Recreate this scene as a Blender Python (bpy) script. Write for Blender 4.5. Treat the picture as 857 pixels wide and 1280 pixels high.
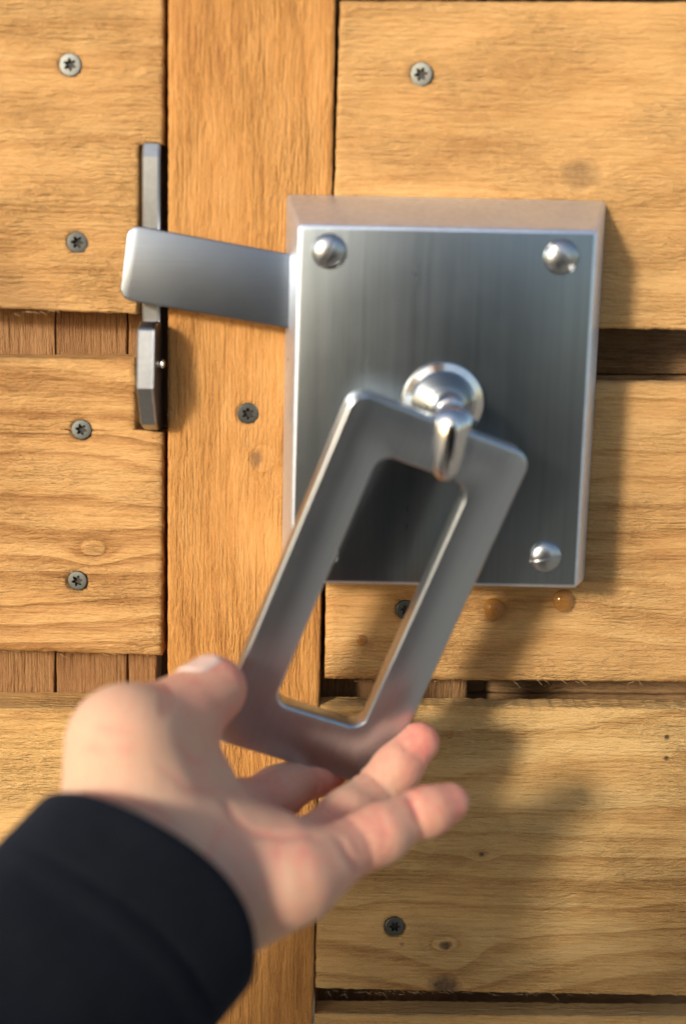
import bpy, bmesh, math, random
import numpy as np
from mathutils import Vector, Matrix

for o in list(bpy.data.objects):
    bpy.data.objects.remove(o, do_unlink=True)
S = bpy.context.scene
C = S.collection
rnd = random.Random(7)
nrs = np.random.RandomState(11)

# ------------------------------------------------------------------ camera
FPX = 1575.0                       # focal length in photograph pixels
CAMP = Vector((0.0, -0.45, 1.20))
cam = bpy.data.cameras.new('camera')
cam.sensor_fit = 'VERTICAL'
cam.sensor_height = 36.0
cam.sensor_width = 36.0
cam.lens = FPX / 1280 * 36.0
cam.clip_start = 0.01
cam.clip_end = 3000
cam.dof.use_dof = True
cam.dof.focus_distance = 0.478
cam.dof.aperture_fstop = 4.1
camo = bpy.data.objects.new('camera', cam)
C.objects.link(camo)
RCAM = Matrix.Rotation(math.radians(79.5), 3, 'X') @ Matrix.Rotation(math.radians(1.5), 3, 'Z')
camo.matrix_world = Matrix.Translation(CAMP) @ RCAM.to_4x4()
S.camera = camo

# ------------------------------------------------------------------ sun and sky
SUND = Vector((-0.74, -1.0, 0.36)).normalized()      # towards the sun
w = bpy.data.worlds.new('World')
S.world = w
w.use_nodes = True
wn = w.node_tree
wn.nodes.clear()
sky = wn.nodes.new('ShaderNodeTexSky')
sky.sky_type = 'NISHITA'
sky.sun_disc = False
sky.sun_elevation = math.asin(SUND.z)
sky.sun_rotation = math.atan2(SUND.x, SUND.y)
sky.air_density = 1.0
sky.dust_density = 1.6
sky.ozone_density = 0.8
bg = wn.nodes.new('ShaderNodeBackground')
bg.inputs['Strength'].default_value = 0.15
wo = wn.nodes.new('ShaderNodeOutputWorld')
wn.links.new(sky.outputs[0], bg.inputs[0])
wn.links.new(bg.outputs[0], wo.inputs[0])
sl = bpy.data.lights.new('sun', 'SUN')
sl.energy = 2.4
sl.angle = math.radians(7.0)
sl.color = (1.0, 0.93, 0.82)
so = bpy.data.objects.new('sun', sl)
so.rotation_euler = SUND.to_track_quat('Z', 'Y').to_euler()
so.location = (0, -3, 4)
C.objects.link(so)
S.view_settings.view_transform = 'Standard'
S.view_settings.look = 'None'
S.view_settings.gamma = 1.0
S.view_settings.exposure = 0.60
S.view_settings.use_curve_mapping = False
S.render.engine = 'CYCLES'

# ------------------------------------------------------------------ helpers
def W(px, py, h=0.0):
    """point of the place seen at photo pixel (px,py), h millimetres in front of the boards"""
    d = RCAM @ Vector(((px - 428.5) / FPX, -(py - 640) / FPX, -1))
    t = (-h / 1000 - CAMP.y) / d.y
    return CAMP + d * t

def empty(name, label, cat, loc, group=None):
    o = bpy.data.objects.new(name, None)
    o.empty_display_size = 0.02
    o.location = loc
    C.objects.link(o)
    o['label'] = label
    o['category'] = cat
    if group: o['group'] = group
    return o

WL = {}   # world location of every object built
def link(name, me, mat, parent=None, loc=None, smooth=True, label=None):
    """mesh given in world coordinates -> object whose origin is its own middle"""
    if loc is None:
        co = np.empty(len(me.vertices) * 3)
        me.vertices.foreach_get('co', co)
        co = co.reshape(-1, 3)
        loc = Vector((co.min(0) + co.max(0)) / 2)
    me.transform(Matrix.Translation(-loc))
    if mat: me.materials.append(mat)
    if smooth:
        me.polygons.foreach_set('use_smooth', [True] * len(me.polygons))
    o = bpy.data.objects.new(name, me)
    C.objects.link(o)
    WL[o] = loc.copy()
    if parent:
        o.parent = parent
        o.location = loc - (WL[parent] if parent in WL else parent.location)
    else:
        o.location = loc
    if label: o['label'] = label
    return o

def autosmooth(me, deg=35):
    bm = bmesh.new(); bm.from_mesh(me)
    for e in bm.edges:
        if len(e.link_faces) == 2 and e.calc_face_angle(0) > math.radians(deg):
            e.smooth = False
    bm.to_mesh(me); bm.free()

def me_from(verts, faces, name='mesh'):
    me = bpy.data.meshes.new(name)
    me.from_pydata([tuple(v) for v in verts], [], faces)
    me.validate()
    me.update()
    return me

def prism(outline, back, thick, bevel=0.0, seg=2, sharp=40):
    """outline: 3d points of the front face; back: unit vector away from the front"""
    bm = bmesh.new()
    n = len(outline)
    f = [bm.verts.new(p) for p in outline]
    b = [bm.verts.new(Vector(p) + back * thick) for p in outline]
    bm.faces.new(f)
    bm.faces.new(b[::-1])
    for i in range(n):
        bm.faces.new((f[i], b[i], b[(i + 1) % n], f[(i + 1) % n]))
    bmesh.ops.recalc_face_normals(bm, faces=bm.faces)
    if bevel:
        es = [e for e in bm.edges if e.calc_face_angle(0) > math.radians(50)]
        bmesh.ops.bevel(bm, geom=es, offset=bevel, segments=seg, affect='EDGES', profile=0.5)
    me = bpy.data.meshes.new('mesh'); bm.to_mesh(me); bm.free()
    autosmooth(me, sharp)
    return me

def rounded(pts, rad, seg=6):
    """round the corners of a planar polygon (Vectors), rad one value or a list"""
    out = []
    n = len(pts)
    for i, p in enumerate(pts):
        r = rad[i] if isinstance(rad, (list, tuple)) else rad
        a = (pts[i - 1] - p).normalized(); b = (pts[(i + 1) % n] - p).normalized()
        if r <= 0:
            out.append(p.copy()); continue
        ang = a.angle(b)
        d = r / math.tan(ang / 2)
        c = p + (a + b).normalized() * (r / math.sin(ang / 2))
        s = p + a * d - c; e = p + b * d - c
        tot = s.angle(e)
        for k in range(seg + 1):
            t = k / seg
            out.append(c + (s * math.sin((1 - t) * tot) + e * math.sin(t * tot)) / math.sin(tot))
    return out

def lathe(profile, centre, axis, seg=48, closed_start=True, closed_end=True):
    """profile: list of (radius, distance along axis)"""
    ax = axis.normalized()
    u = ax.orthogonal().normalized(); v = ax.cross(u)
    vs, fs = [], []
    for r, z in profile:
        for k in range(seg):
            a = 2 * math.pi * k / seg
            vs.append(centre + ax * z + (u * math.cos(a) + v * math.sin(a)) * r)
    for i in range(len(profile) - 1):
        for k in range(seg):
            a = i * seg + k; b = i * seg + (k + 1) % seg
            fs.append((a, b, b + seg, a + seg))
    if closed_start: fs.append(tuple(range(seg))[::-1])
    if closed_end: fs.append(tuple(range((len(profile) - 1) * seg, len(profile) * seg)))
    me = me_from(vs, fs)
    bm = bmesh.new(); bm.from_mesh(me)
    bmesh.ops.recalc_face_normals(bm, faces=bm.faces)
    bm.to_mesh(me); bm.free()
    autosmooth(me, 32)
    return me

def vnoise1(x, seed):
    r = np.random.RandomState(seed).rand(4096)
    i = np.floor(x).astype(int); f = x - i; f = f * f * (3 - 2 * f)
    return r[i % 4096] * (1 - f) + r[(i + 1) % 4096] * f

def vnoise2(x, y, seed):
    r = np.random.RandomState(seed).rand(256, 256)
    i = np.floor(x).astype(int); j = np.floor(y).astype(int)
    f = x - i; g = y - j; f = f * f * (3 - 2 * f); g = g * g * (3 - 2 * g)
    i %= 256; j %= 256; i2 = (i + 1) % 256; j2 = (j + 1) % 256
    return (r[i, j] * (1 - f) + r[i2, j] * f) * (1 - g) + (r[i, j2] * (1 - f) + r[i2, j2] * f) * g

# ------------------------------------------------------------------ node helper
class NT:
    def __init__(s, name):
        s.m = bpy.data.materials.new(name); s.m.use_nodes = True
        s.t = s.m.node_tree; s.t.nodes.clear()
        s.out = s.t.nodes.new('ShaderNodeOutputMaterial')
        s.b = s.t.nodes.new('ShaderNodeBsdfPrincipled')
        s.t.links.new(s.b.outputs[0], s.out.inputs[0])
    def inp(s, sock, v):
        if v is None: return
        if isinstance(v, bpy.types.NodeSocket): s.t.links.new(v, sock)
        else: sock.default_value = v
    def set(s, k, v): s.inp(s.b.inputs[k], v)
    def math(s, op, a, b=None, c=None, clamp=False):
        n = s.t.nodes.new('ShaderNodeMath'); n.operation = op; n.use_clamp = clamp
        s.inp(n.inputs[0], a); s.inp(n.inputs[1], b); s.inp(n.inputs[2], c)
        return n.outputs[0]
    def coord(s):
        n = s.t.nodes.new('ShaderNodeTexCoord')
        v = s.t.nodes.new('ShaderNodeVectorMath'); v.operation = 'SCALE'
        s.t.links.new(n.outputs['Object'], v.inputs[0]); v.inputs['Scale'].default_value = 1000.0
        sp = s.t.nodes.new('ShaderNodeSeparateXYZ'); s.t.links.new(v.outputs[0], sp.inputs[0])
        return sp.outputs
    def comb(s, x, y, z):
        n = s.t.nodes.new('ShaderNodeCombineXYZ')
        s.inp(n.inputs[0], x); s.inp(n.inputs[1], y); s.inp(n.inputs[2], z)
        return n.outputs[0]
    def noise(s, vec, scale=1.0, detail=2.0, rough=0.5, dist=0.0):
        n = s.t.nodes.new('ShaderNodeTexNoise'); n.noise_dimensions = '3D'
        s.inp(n.inputs['Vector'], vec); n.inputs['Scale'].default_value = scale
        n.inputs['Detail'].default_value = detail; n.inputs['Roughness'].default_value = rough
        n.inputs['Distortion'].default_value = dist
        return n.outputs['Fac']
    def ramp(s, f, stops, interp='LINEAR'):
        n = s.t.nodes.new('ShaderNodeValToRGB'); s.inp(n.inputs[0], f)
        n.color_ramp.interpolation = interp
        e = n.color_ramp.elements
        while len(e) < len(stops): e.new(0.5)
        for i, (p, c) in enumerate(stops):
            e[i].position = p; e[i].color = (*c, 1) if len(c) == 3 else c
        return n.outputs[0]
    def rng(s, f, a, b, c=0.0, d=1.0):
        n = s.t.nodes.new('ShaderNodeMapRange'); s.inp(n.inputs[0], f)
        for i, v in enumerate((a, b, c, d)): n.inputs[i + 1].default_value = v
        return n.outputs[0]
    def mix(s, f, a, b, mode='MIX'):
        n = s.t.nodes.new('ShaderNodeMix'); n.data_type = 'RGBA'; n.blend_type = mode
        s.inp(n.inputs[0], f)
        for k, v in ((6, a), (7, b)):
            if isinstance(v, tuple) and len(v) == 3: v = (*v, 1)
            s.inp(n.inputs[k], v)
        return n.outputs[2]
    def bump(s, h, dist, strength=1.0, normal=None):
        n = s.t.nodes.new('ShaderNodeBump'); s.inp(n.inputs['Height'], h)
        n.inputs['Distance'].default_value = dist; n.inputs['Strength'].default_value = strength
        if normal: s.t.links.new(normal, n.inputs['Normal'])
        return n.outputs[0]

def wood(name, axis, light, mid, dark, seed, knots=(), ring=8.0, fuzz=1.0, ringcon=1.0, marks=(), screws=()):
    """rough sawn softwood. knots: (along, across, radius, darkness, reach) in mm from the board's middle"""
    N = NT(name)
    x, y, z = N.coord()
    a, c = (x, z) if axis == 'X' else (z, x)
    c = N.math('ADD', c, N.math('MULTIPLY', y, .8))
    sd = seed * 37.7
    # growth rings, bent by slow noise and round the knots
    warp = N.math('MULTIPLY', N.math('SUBTRACT', N.noise(N.comb(N.math('MULTIPLY', a, .0075), N.math('MULTIPLY', c, .022), sd), 1, 1.5), .5), ring * 3.2)
    wv = N.math('MULTIPLY', N.math('SUBTRACT', N.noise(N.comb(N.math('MULTIPLY', a, .05), N.math('MULTIPLY', c, .10), sd + 5), 1, 2), .5), ring * .28)
    cc = N.math('ADD', N.math('ADD', c, warp), wv)
    kd = None; kcol = None
    for (ka, kc, kr, kdark, reach) in knots:
        da = N.math('MULTIPLY', N.math('SUBTRACT', a, ka), 1 / 1.7)
        dc = N.math('SUBTRACT', c, kc)
        d2 = N.math('ADD', N.math('MULTIPLY', da, da), N.math('MULTIPLY', dc, dc))
        g = N.math('POWER', 2.718, N.math('MULTIPLY', d2, -1 / (2 * (kr * reach) ** 2)))
        cc = N.math('ADD', cc, N.math('MULTIPLY', g, ring * 1.1))
        wob = N.math('MULTIPLY', N.math('SUBTRACT', N.noise(N.comb(N.math('MULTIPLY', a, .35), N.math('MULTIPLY', c, .35), sd + ka), 1, 3), .5), 1.4 * kr * kr)
        da2 = N.math('SUBTRACT', a, ka)
        e2 = N.math('ADD', N.math('ADD', N.math('MULTIPLY', N.math('MULTIPLY', da2, da2), .55), N.math('MULTIPLY', dc, dc)), wob)
        m = N.math('MULTIPLY', N.rng(e2, 0.15 * kr * kr, 1.6 * kr * kr, 1, 0), kdark, clamp=True)
        kd = m if kd is None else N.math('MAXIMUM', kd, m)
    p = N.math('MULTIPLY', cc, 1 / ring)
    big = N.noise(N.comb(N.math('MULTIPLY', a, .0012), N.math('MULTIPLY', p, .9), sd + 9), 1, 3, .6)
    wave = N.math('FRACT', N.math('ADD', N.math('MULTIPLY', p, 1.0), N.math('MULTIPLY', big, 2.0)))
    late = N.math('MULTIPLY', N.math('POWER', wave, 2.2), N.rng(wave, 0.84, 1.0, 1, 0))       # slow build, sharp edge
    # long fibre streaks, short torn fibres, sawing marks
    fib = N.noise(N.comb(N.math('MULTIPLY', a, .035), N.math('MULTIPLY', c, 1.1), sd + 1), 1, 3, .6)
    wig = N.math('MULTIPLY', N.noise(N.comb(N.math('MULTIPLY', a, .09), N.math('MULTIPLY', c, .12), sd + 2), 1, 1), 3.0)
    torn = N.noise(N.comb(N.math('MULTIPLY', a, .15), N.math('MULTIPLY', N.math('ADD', c, wig), .95), sd + 3), 1, 3, .62)
    fine = N.noise(N.comb(N.math('MULTIPLY', a, .8), N.math('MULTIPLY', c, 2.4), sd + 4), 1, 2, .6)
    blot = N.noise(N.comb(N.math('MULTIPLY', a, .013), N.math('MULTIPLY', c, .03), sd + 6), 1, 3, .55)
    patch = N.noise(N.comb(N.math('MULTIPLY', a, .02), N.math('MULTIPLY', c, .05), sd + 16), 1, 1)
    t = N.math('ADD', N.math('MULTIPLY', N.math('SUBTRACT', fib, .5), 1.0), N.math('MULTIPLY', N.math('SUBTRACT', torn, .5), .55))
    t = N.math('ADD', t, N.math('MULTIPLY', N.math('SUBTRACT', blot, .5), 1.1))
    t = N.math('ADD', t, N.math('MULTIPLY', late, .34 * ringcon))
    t = N.math('ADD', t, N.math('MULTIPLY', N.math('SUBTRACT', fine, .5), .55))
    t = N.math('ADD', t, .36, clamp=True)
    col = N.ramp(t, [(0, light), (.5, mid), (1, dark)])
    if kd is not None:
        kc1 = N.ramp(N.noise(N.comb(N.math('MULTIPLY', a, .5), N.math('MULTIPLY', c, .5), sd), 1, 3), [(.3, (.03, .018, .012)), (.7, (.17, .095, .05))])
        col = N.mix(kd, col, kc1)
    for (ma, mc, mr, st) in list(marks) + [(sa, sc, 5.0, .45) for (sa, sc) in screws]:      # dirt stains with a shape of their own; screw rings also paint contact shade
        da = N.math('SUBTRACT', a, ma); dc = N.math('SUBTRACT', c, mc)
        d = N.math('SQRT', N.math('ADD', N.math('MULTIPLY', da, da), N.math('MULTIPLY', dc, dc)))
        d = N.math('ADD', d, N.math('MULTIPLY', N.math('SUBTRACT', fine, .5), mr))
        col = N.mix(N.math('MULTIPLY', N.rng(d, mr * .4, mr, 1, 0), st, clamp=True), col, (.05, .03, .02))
    N.set('Base Color', col)
    N.set('Roughness', N.rng(torn, .3, .7, .62, .8))
    N.set('Specular IOR Level', .35)
    fur = N.noise(N.comb(N.math('MULTIPLY', a, .20), N.math('MULTIPLY', N.math('ADD', c, wig), .62), sd + 13), 1, 2, .5)
    h = N.math('ADD', N.math('MULTIPLY', torn, .62 * fuzz), N.math('MULTIPLY', fib, .5))
    h = N.math('ADD', h, N.math('MULTIPLY', fur, .42 * fuzz))
    h = N.math('ADD', h, N.math('MULTIPLY', fine, .22 * fuzz))
    # some patches of the saw cut are furry, some nearly planed
    h = N.math('MULTIPLY', h, N.rng(patch, .38, .62, .45, 1.15))
    h = N.math('ADD', h, N.math('MULTIPLY', late, -.12 * ringcon))
    if kd is not None: h = N.math('SUBTRACT', h, N.math('MULTIPLY', kd, .4))
    N.set('Normal', N.bump(h, .0022, 1.0))
    return N.m

def steel(name, axis='Z', base=(.56, .57, .58), rough=.26, brush=.5, aniso=0.0, smudge=.5, seed=0.0):
    N = NT(name)
    x, y, z = N.coord()
    s = {'X': (.02, 4.0, 4.0), 'Z': (2.6, 2.6, .012), 'N': (.5, .5, .5)}[axis]
    b1 = N.noise(N.comb(N.math('MULTIPLY', x, s[0]), N.math('MULTIPLY', y, s[1]), N.math('ADD', N.math('MULTIPLY', z, s[2]), seed)), 1, 3, .7)
    b2 = N.noise(N.comb(N.math('MULTIPLY', x, s[0] * .12), N.math('MULTIPLY', y, s[1] * .12), N.math('ADD', N.math('MULTIPLY', z, s[2] * .3), seed)), 1, 3, .6)
    sm = N.noise(N.comb(N.math('MULTIPLY', x, .045), y, N.math('MULTIPLY', z, .045)), 1, 4, .6)
    N.set('Metallic', 1.0)
    lo = tuple(v * .80 for v in base)
    f = N.math('ADD', N.math('MULTIPLY', b1, .72), N.math('MULTIPLY', b2, .28))
    N.set('Base Color', N.ramp(f, [(.3, lo), (.7, base)]))
    r = N.math('ADD', rough, N.math('MULTIPLY', N.math('SUBTRACT', sm, .5), smudge * .22))
    r = N.math('ADD', r, N.math('MULTIPLY', N.math('SUBTRACT', b2, .5), brush * .10))
    # dried water spots and finger smears
    sp = N.noise(N.comb(N.math('MULTIPLY', x, .35), y, N.math('MULTIPLY', z, .30)), 1, 2, .5)
    sp2 = N.noise(N.comb(N.math('MULTIPLY', x, .9), y, N.math('MULTIPLY', z, .12)), 1, 4, .7)
    r = N.math('ADD', r, N.math('MULTIPLY', N.rng(sp, .60, .75, 0, 1), .05 * smudge, clamp=True))
    r = N.math('ADD', r, N.math('MULTIPLY', N.rng(sp2, .60, .85, 0, 1), .06 * smudge, clamp=True))
    N.set('Roughness', r)
    if brush:
        N.set('Normal', N.bump(b1, .00006 * brush, .8))
    return N.m

# ------------------------------------------------------------------ materials
LT = dict(light=(.62, .37, .145), mid=(.50, .27, .092), dark=(.31, .14, .04))
OR = dict(light=(.56, .28, .085), mid=(.45, .205, .05), dark=(.27, .105, .025))
PL = dict(light=(.66, .43, .18), mid=(.55, .325, .115), dark=(.34, .17, .05))
def wd(name, axis, c, seed, **k): return wood(name, axis, c['light'], c['mid'], c['dark'], seed, **k)
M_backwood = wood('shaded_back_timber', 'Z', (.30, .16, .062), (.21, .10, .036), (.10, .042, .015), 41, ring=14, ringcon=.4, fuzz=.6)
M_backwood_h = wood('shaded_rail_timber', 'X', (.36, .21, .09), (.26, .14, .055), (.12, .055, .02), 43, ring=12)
M_plate = steel('brushed_steel_cover', 'Z', (.27, .305, .33), .29, .55, seed=3, smudge=.25)
M_side_lit = steel('steel_cover_side_lit', 'N', (.78, .85, .96), .48, .2, seed=4)  # cover's steel paled and blued, painting in the light its sides catch
M_ring = steel('brushed_steel_handle', 'Z', (.51, .56, .62), .30, .5, seed=9, smudge=.3)
M_bar = steel('satin_steel_bar', 'X', (.25, .28, .325), .34, .35, seed=5, smudge=.3)
M_edge = steel('worn_steel', 'N', (.40, .41, .42), .30, .2, seed=6)
M_chrome = steel('polished_steel', 'N', (.72, .71, .70), .13, 0, smudge=.3)
M_scr = steel('zinc_screw', 'N', (.14, .145, .135), .46, .9, seed=2, smudge=1.2)
Nq = NT('recess_dark'); Nq.set('Base Color', (.035, .03, .025, 1)); Nq.set('Roughness', .7)  # plain dark colour for the faces of the screw recess
M_recess = Nq.m
M_head = steel('polished_screw_head', 'N', (.50, .51, .52), .30, .1, seed=8)

Nd = NT('water'); Nd.set('Base Color', (.40, .17, .03, 1)); Nd.set('Roughness', .03); Nd.set('Alpha', .42); Nd.set('Coat Weight', 1.0); Nd.set('IOR', 1.4)
M_water = Nd.m
Ne = NT('clear_water'); Ne.set('Base Color', (.9, .93, .96, 1)); Ne.set('Roughness', .03); Ne.set('Alpha', .3); Ne.set('Coat Weight', 1.0)
M_clear = Ne.m
Ng = NT('ground_paving')
gx, gy, gz = Ng.coord()
gn = Ng.noise(Ng.comb(Ng.math('MULTIPLY', gx, .004), Ng.math('MULTIPLY', gy, .004), 0), 1, 5, .6)
Ng.set('Base Color', Ng.ramp(gn, [(.3, (.34, .285, .21)), (.7, (.46, .39, .30))])); Ng.set('Roughness', .9)
Ng.set('Normal', Ng.bump(gn, .02, .5))

# ------------------------------------------------------------------ ground (what the steel mirrors, and what the gate stands on)
gm = me_from([(-400, -800, 0), (400, -800, 0), (400, 400, 0), (-400, 400, 0)], [(0, 1, 2, 3)])
ground = link('ground', gm, Ng.m, loc=Vector((0, 0, 0)), smooth=False)
ground['kind'] = 'structure'

# ------------------------------------------------------------------ boards
def lerp_tab(tab, t):
    ts = [p[0] for p in tab]; vs = [p[1] for p in tab]
    return np.interp(t, ts, vs)

def board(parent, mat_fn, xl, xr, yt, yb, h=0.0, thick=20.0, seed=1, step=1.3, rad=1.6, name='board', edge=.45, label=None, pits=()):
    """xl, xr: tables of (y, x) for the ends; yt, yb: tables of (x, y) for the long edges, in photo pixels on the board's front plane"""
    ymid = lambda tab: np.mean([p[1] for p in tab])
    y0, y1 = ymid(yt), ymid(yb)
    x0, x1 = ymid(xl), ymid(xr)
    ny = max(8, int(abs(y1 - y0) / 3.5 / step)); nx = max(8, int(abs(x1 - x0) / 3.5 / step))
    vs = list(np.linspace(0, 1, ny + 1))
    for tab in (xl, xr):
        for (yy, _) in tab:
            t = (yy - y0) / (y1 - y0)
            if 0.01 < t < .99:
                vs.append(t)
    # keep the sharp step of a notch: nothing but the two given rows around it
    vs = sorted(set(round(v, 5) for v in vs))
    vs = [v for i, v in enumerate(vs)]
    us = np.concatenate(([0], np.linspace(0, 1, nx + 1)[1:-1], [1]))
    # finer rows and columns at the edges for the rounding
    e_u = [rad * .15 / (abs(x1 - x0) / 3.5), rad * .5 / (abs(x1 - x0) / 3.5), rad / (abs(x1 - x0) / 3.5)]
    e_v = [rad * .15 / (abs(y1 - y0) / 3.5), rad * .5 / (abs(y1 - y0) / 3.5), rad / (abs(y1 - y0) / 3.5)]
    us = np.array(sorted(set(list(us[(us > e_u[-1]) & (us < 1 - e_u[-1])]) + [0, 1] + e_u + [1 - e for e in e_u])))
    vv = np.array(vs)
    vv = np.array(sorted(set(list(vv[(vv > e_v[-1]) & (vv < 1 - e_v[-1])]) + [0, 1] + e_v + [1 - e for e in e_v])))
    U, V = np.meshgrid(us, vv)
    Y0 = y0 + (y1 - y0) * V
    XL = lerp_tab(xl, Y0); XR = lerp_tab(xr, Y0)
    X = XL + (XR - XL) * U
    YT = lerp_tab(yt, X); YB = lerp_tab(yb, X)
    Y = YT + (YB - YT) * V
    # ragged sawn edges
    du = np.minimum(U, 1 - U) * abs(x1 - x0) / 3.5
    dv = np.minimum(V, 1 - V) * abs(y1 - y0) / 3.5
    rag = (vnoise1(X / 9, seed) - .5) * .7 + (vnoise1(X / 2.6, seed + 1) - .5) * .5
    rag2 = (vnoise1(X / 8, seed + 5) - .5) * .7 + (vnoise1(X / 2.9, seed + 6) - .5) * .5
    Y = Y + 3.5 * edge * (rag * np.exp(-V * abs(y1 - y0) / 3.5 / 2) + rag2 * np.exp(-(1 - V) * abs(y1 - y0) / 3.5 / 2))
    rg3 = (vnoise1(Y / 7, seed + 8) - .5) * .8 + (vnoise1(Y / 2.5, seed + 9) - .5) * .5
    X = X + 3.5 * edge * rg3 * (np.exp(-(1 - U) * abs(x1 - x0) / 3.5 / 1.5) - np.exp(-U * abs(x1 - x0) / 3.5 / 1.5))
    H = h + (vnoise2(X / 90, Y / 60, seed) - .5) * .8 + (vnoise2(X / 14, Y / 5, seed + 2) - .5) * .22
    def drop(d):
        k = np.clip(1 - d / rad, 0, 1)
        return rad * (1 - np.sqrt(np.clip(1 - k * k, 0, 1)))
    H = H - drop(dv) - drop(du) * .5
    for (qx, qy) in pits:        # countersunk holes under the screw heads
        q = np.hypot(X - qx, Y - qy) / 3.5
        k = np.clip((9 - q) / 5, 0, 1)
        H = H * (1 - k) + (h - .05) * k
        H = H - 2.0 * np.clip((3.9 - q) / .9, 0, 1)
    # to world
    dx = (X - 428.5) / FPX; dz = -(Y - 640) / FPX
    D = np.stack([dx, dz, -np.ones_like(dx)], -1) @ np.array(RCAM).T
    T = (-H / 1000 - CAMP.y) / D[..., 1]
    P = np.array(CAMP) + D * T[..., None]
    ny_, nx_ = X.shape
    verts = P.reshape(-1, 3).tolist()
    faces = []
    for j in range(ny_ - 1):
        b = j * nx_
        for i in range(nx_ - 1):
            faces.append((b + i, b + nx_ + i, b + nx_ + i + 1, b + i + 1))
    ring = [i for i in range(nx_)] + [j * nx_ + nx_ - 1 for j in range(1, ny_)] + \
           [(ny_ - 1) * nx_ + i for i in range(nx_ - 2, -1, -1)] + [j * nx_ for j in range(ny_ - 2, 0, -1)]
    base = len(verts)
    for r in ring:
        p = verts[r]; verts.append((p[0], (thick - h) / 1000, p[2]))
    m = len(ring)
    for k in range(m):
        a, b = ring[k], ring[(k + 1) % m]
        faces.append((a, b, base + (k + 1) % m, base + k))
    faces.append(tuple(range(base, base + m)))
    me = me_from(verts, faces)
    autosmooth(me, 50)
    c = (np.array(verts).min(0) + np.array(verts).max(0)) / 2
    # photo pixel -> millimetres from the board's middle, for knots and stains
    sh_ = .8 * (-h / 1000 - c[1]) * 1000
    up_ = abs(y1 - y0) > abs(x1 - x0) * 2
    loc = lambda px, py: ((W(px, py, h).x - c[0]) * 1000 + (sh_ if up_ else 0), (W(px, py, h).z - c[2]) * 1000 + (0 if up_ else sh_))
    return link(name, me, mat_fn(loc), parent, label=label)

def torx_mesh():
    R, n = .0040, 48
    vs, fs = [], []
    prof = [(1.0, -.0025), (1.0, 0.0), (.93, .00022), (.72, .0003)]
    for r, hh in prof:
        for k in range(n):
            a = 2 * math.pi * k / n; vs.append((R * r * math.cos(a), -hh, R * r * math.sin(a)))
    def star(hh, s=1.0):
        for k in range(n):
            a = 2 * math.pi * k / n
            r = R * s * (.47 + .12 * math.cos(6 * a))
            vs.append((r * math.cos(a), -hh, r * math.sin(a)))
    star(.0003); star(-.0012, .92)
    L = len(prof) + 2
    for i in range(L - 1):
        for k in range(n):
            a = i * n + k; b = i * n + (k + 1) % n
            fs.append((a, b, b + n, a + n))
    fs.append(tuple(range((L - 1) * n, L * n)))
    me = me_from(vs, fs)
    bm = bmesh.new(); bm.from_mesh(me); bmesh.ops.recalc_face_normals(bm, faces=bm.faces); bm.to_mesh(me); bm.free()
    autosmooth(me, 30)
    me.materials.append(M_scr)
    me.materials.append(M_recess)
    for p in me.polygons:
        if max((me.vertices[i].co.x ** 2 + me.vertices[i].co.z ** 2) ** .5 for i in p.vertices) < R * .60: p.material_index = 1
    me.polygons.foreach_set('use_smooth', [True] * len(me.polygons))
    return me
TORX = torx_mesh()
def wood_screw(parent, px, py, h=0.0, rot=0.0, tilt=(0, 0)):
    o = bpy.data.objects.new('screw', TORX)
    C.objects.link(o)
    o.parent = parent
    o.location = W(px, py, h) - WL[parent]
    o.rotation_euler = (tilt[0] * 1.6, rot, tilt[1] * 1.6)
    k_ = rnd.uniform(.90, 1.02); o.scale = (k_, 1, k_)
    return o

# left, fixed panel
panel = empty('fence_panel', 'fixed left panel of orange sawn horizontal boards carrying the steel catch', 'fence', W(0, 1400, -20))
gate = empty('wooden_gate', 'gate leaf on the right with a vertical stile and sawn boards behind the lock', 'gate', W(400, 1400, -20))

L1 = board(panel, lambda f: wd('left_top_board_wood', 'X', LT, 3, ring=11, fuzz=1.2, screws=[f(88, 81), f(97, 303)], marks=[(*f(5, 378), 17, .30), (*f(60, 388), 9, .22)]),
    [(-70, -60), (400, -60)], [(-70, 205), (176, 204), (178, 174), (400, 172)], [(-60, -75), (210, -70)], [(-60, 383), (205, 394)], h=0, seed=3, pits=[(88, 81), (97, 303)])
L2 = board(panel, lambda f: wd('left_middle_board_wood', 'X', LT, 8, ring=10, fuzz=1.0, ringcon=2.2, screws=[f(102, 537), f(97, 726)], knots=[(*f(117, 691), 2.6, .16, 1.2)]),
    [(440, -60), (820, -60)], [(440, 170), (536, 170), (539, 204), (820, 203)], [(-60, 446), (210, 447)], [(-60, 811), (205, 819)], h=0, seed=5, rad=2.4, pits=[(102, 537), (97, 726)])
L3 = board(panel, lambda f: wd('left_lower_board_wood', 'X', PL, 13, ring=8, fuzz=1.2),
    [(880, -60), (1260, -60)], [(880, 203), (1260, 201)], [(-60, 884), (210, 886)], [(-60, 1252), (205, 1258)], h=0, seed=8, rad=2.0)
L4 = board(panel, lambda f: wd('left_bottom_board_wood', 'X', PL, 17, ring=8),
    [(1310, -60), (1500, -60)], [(1310, 201), (1500, 201)], [(-60, 1300), (210, 1306)], [(-60, 1500), (205, 1500)], h=0, seed=9)
for o, pts in ((L1, [(88, 81, .4), (97, 303, 1.1)]), (L2, [(102, 537, .2), (97, 726, .8)])):
    for (a, b, r) in pts: wood_screw(o, a, b, -.05 if b != 303 else -.5, r, (rnd.uniform(-.06, .06), rnd.uniform(-.08, .08)))
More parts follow.
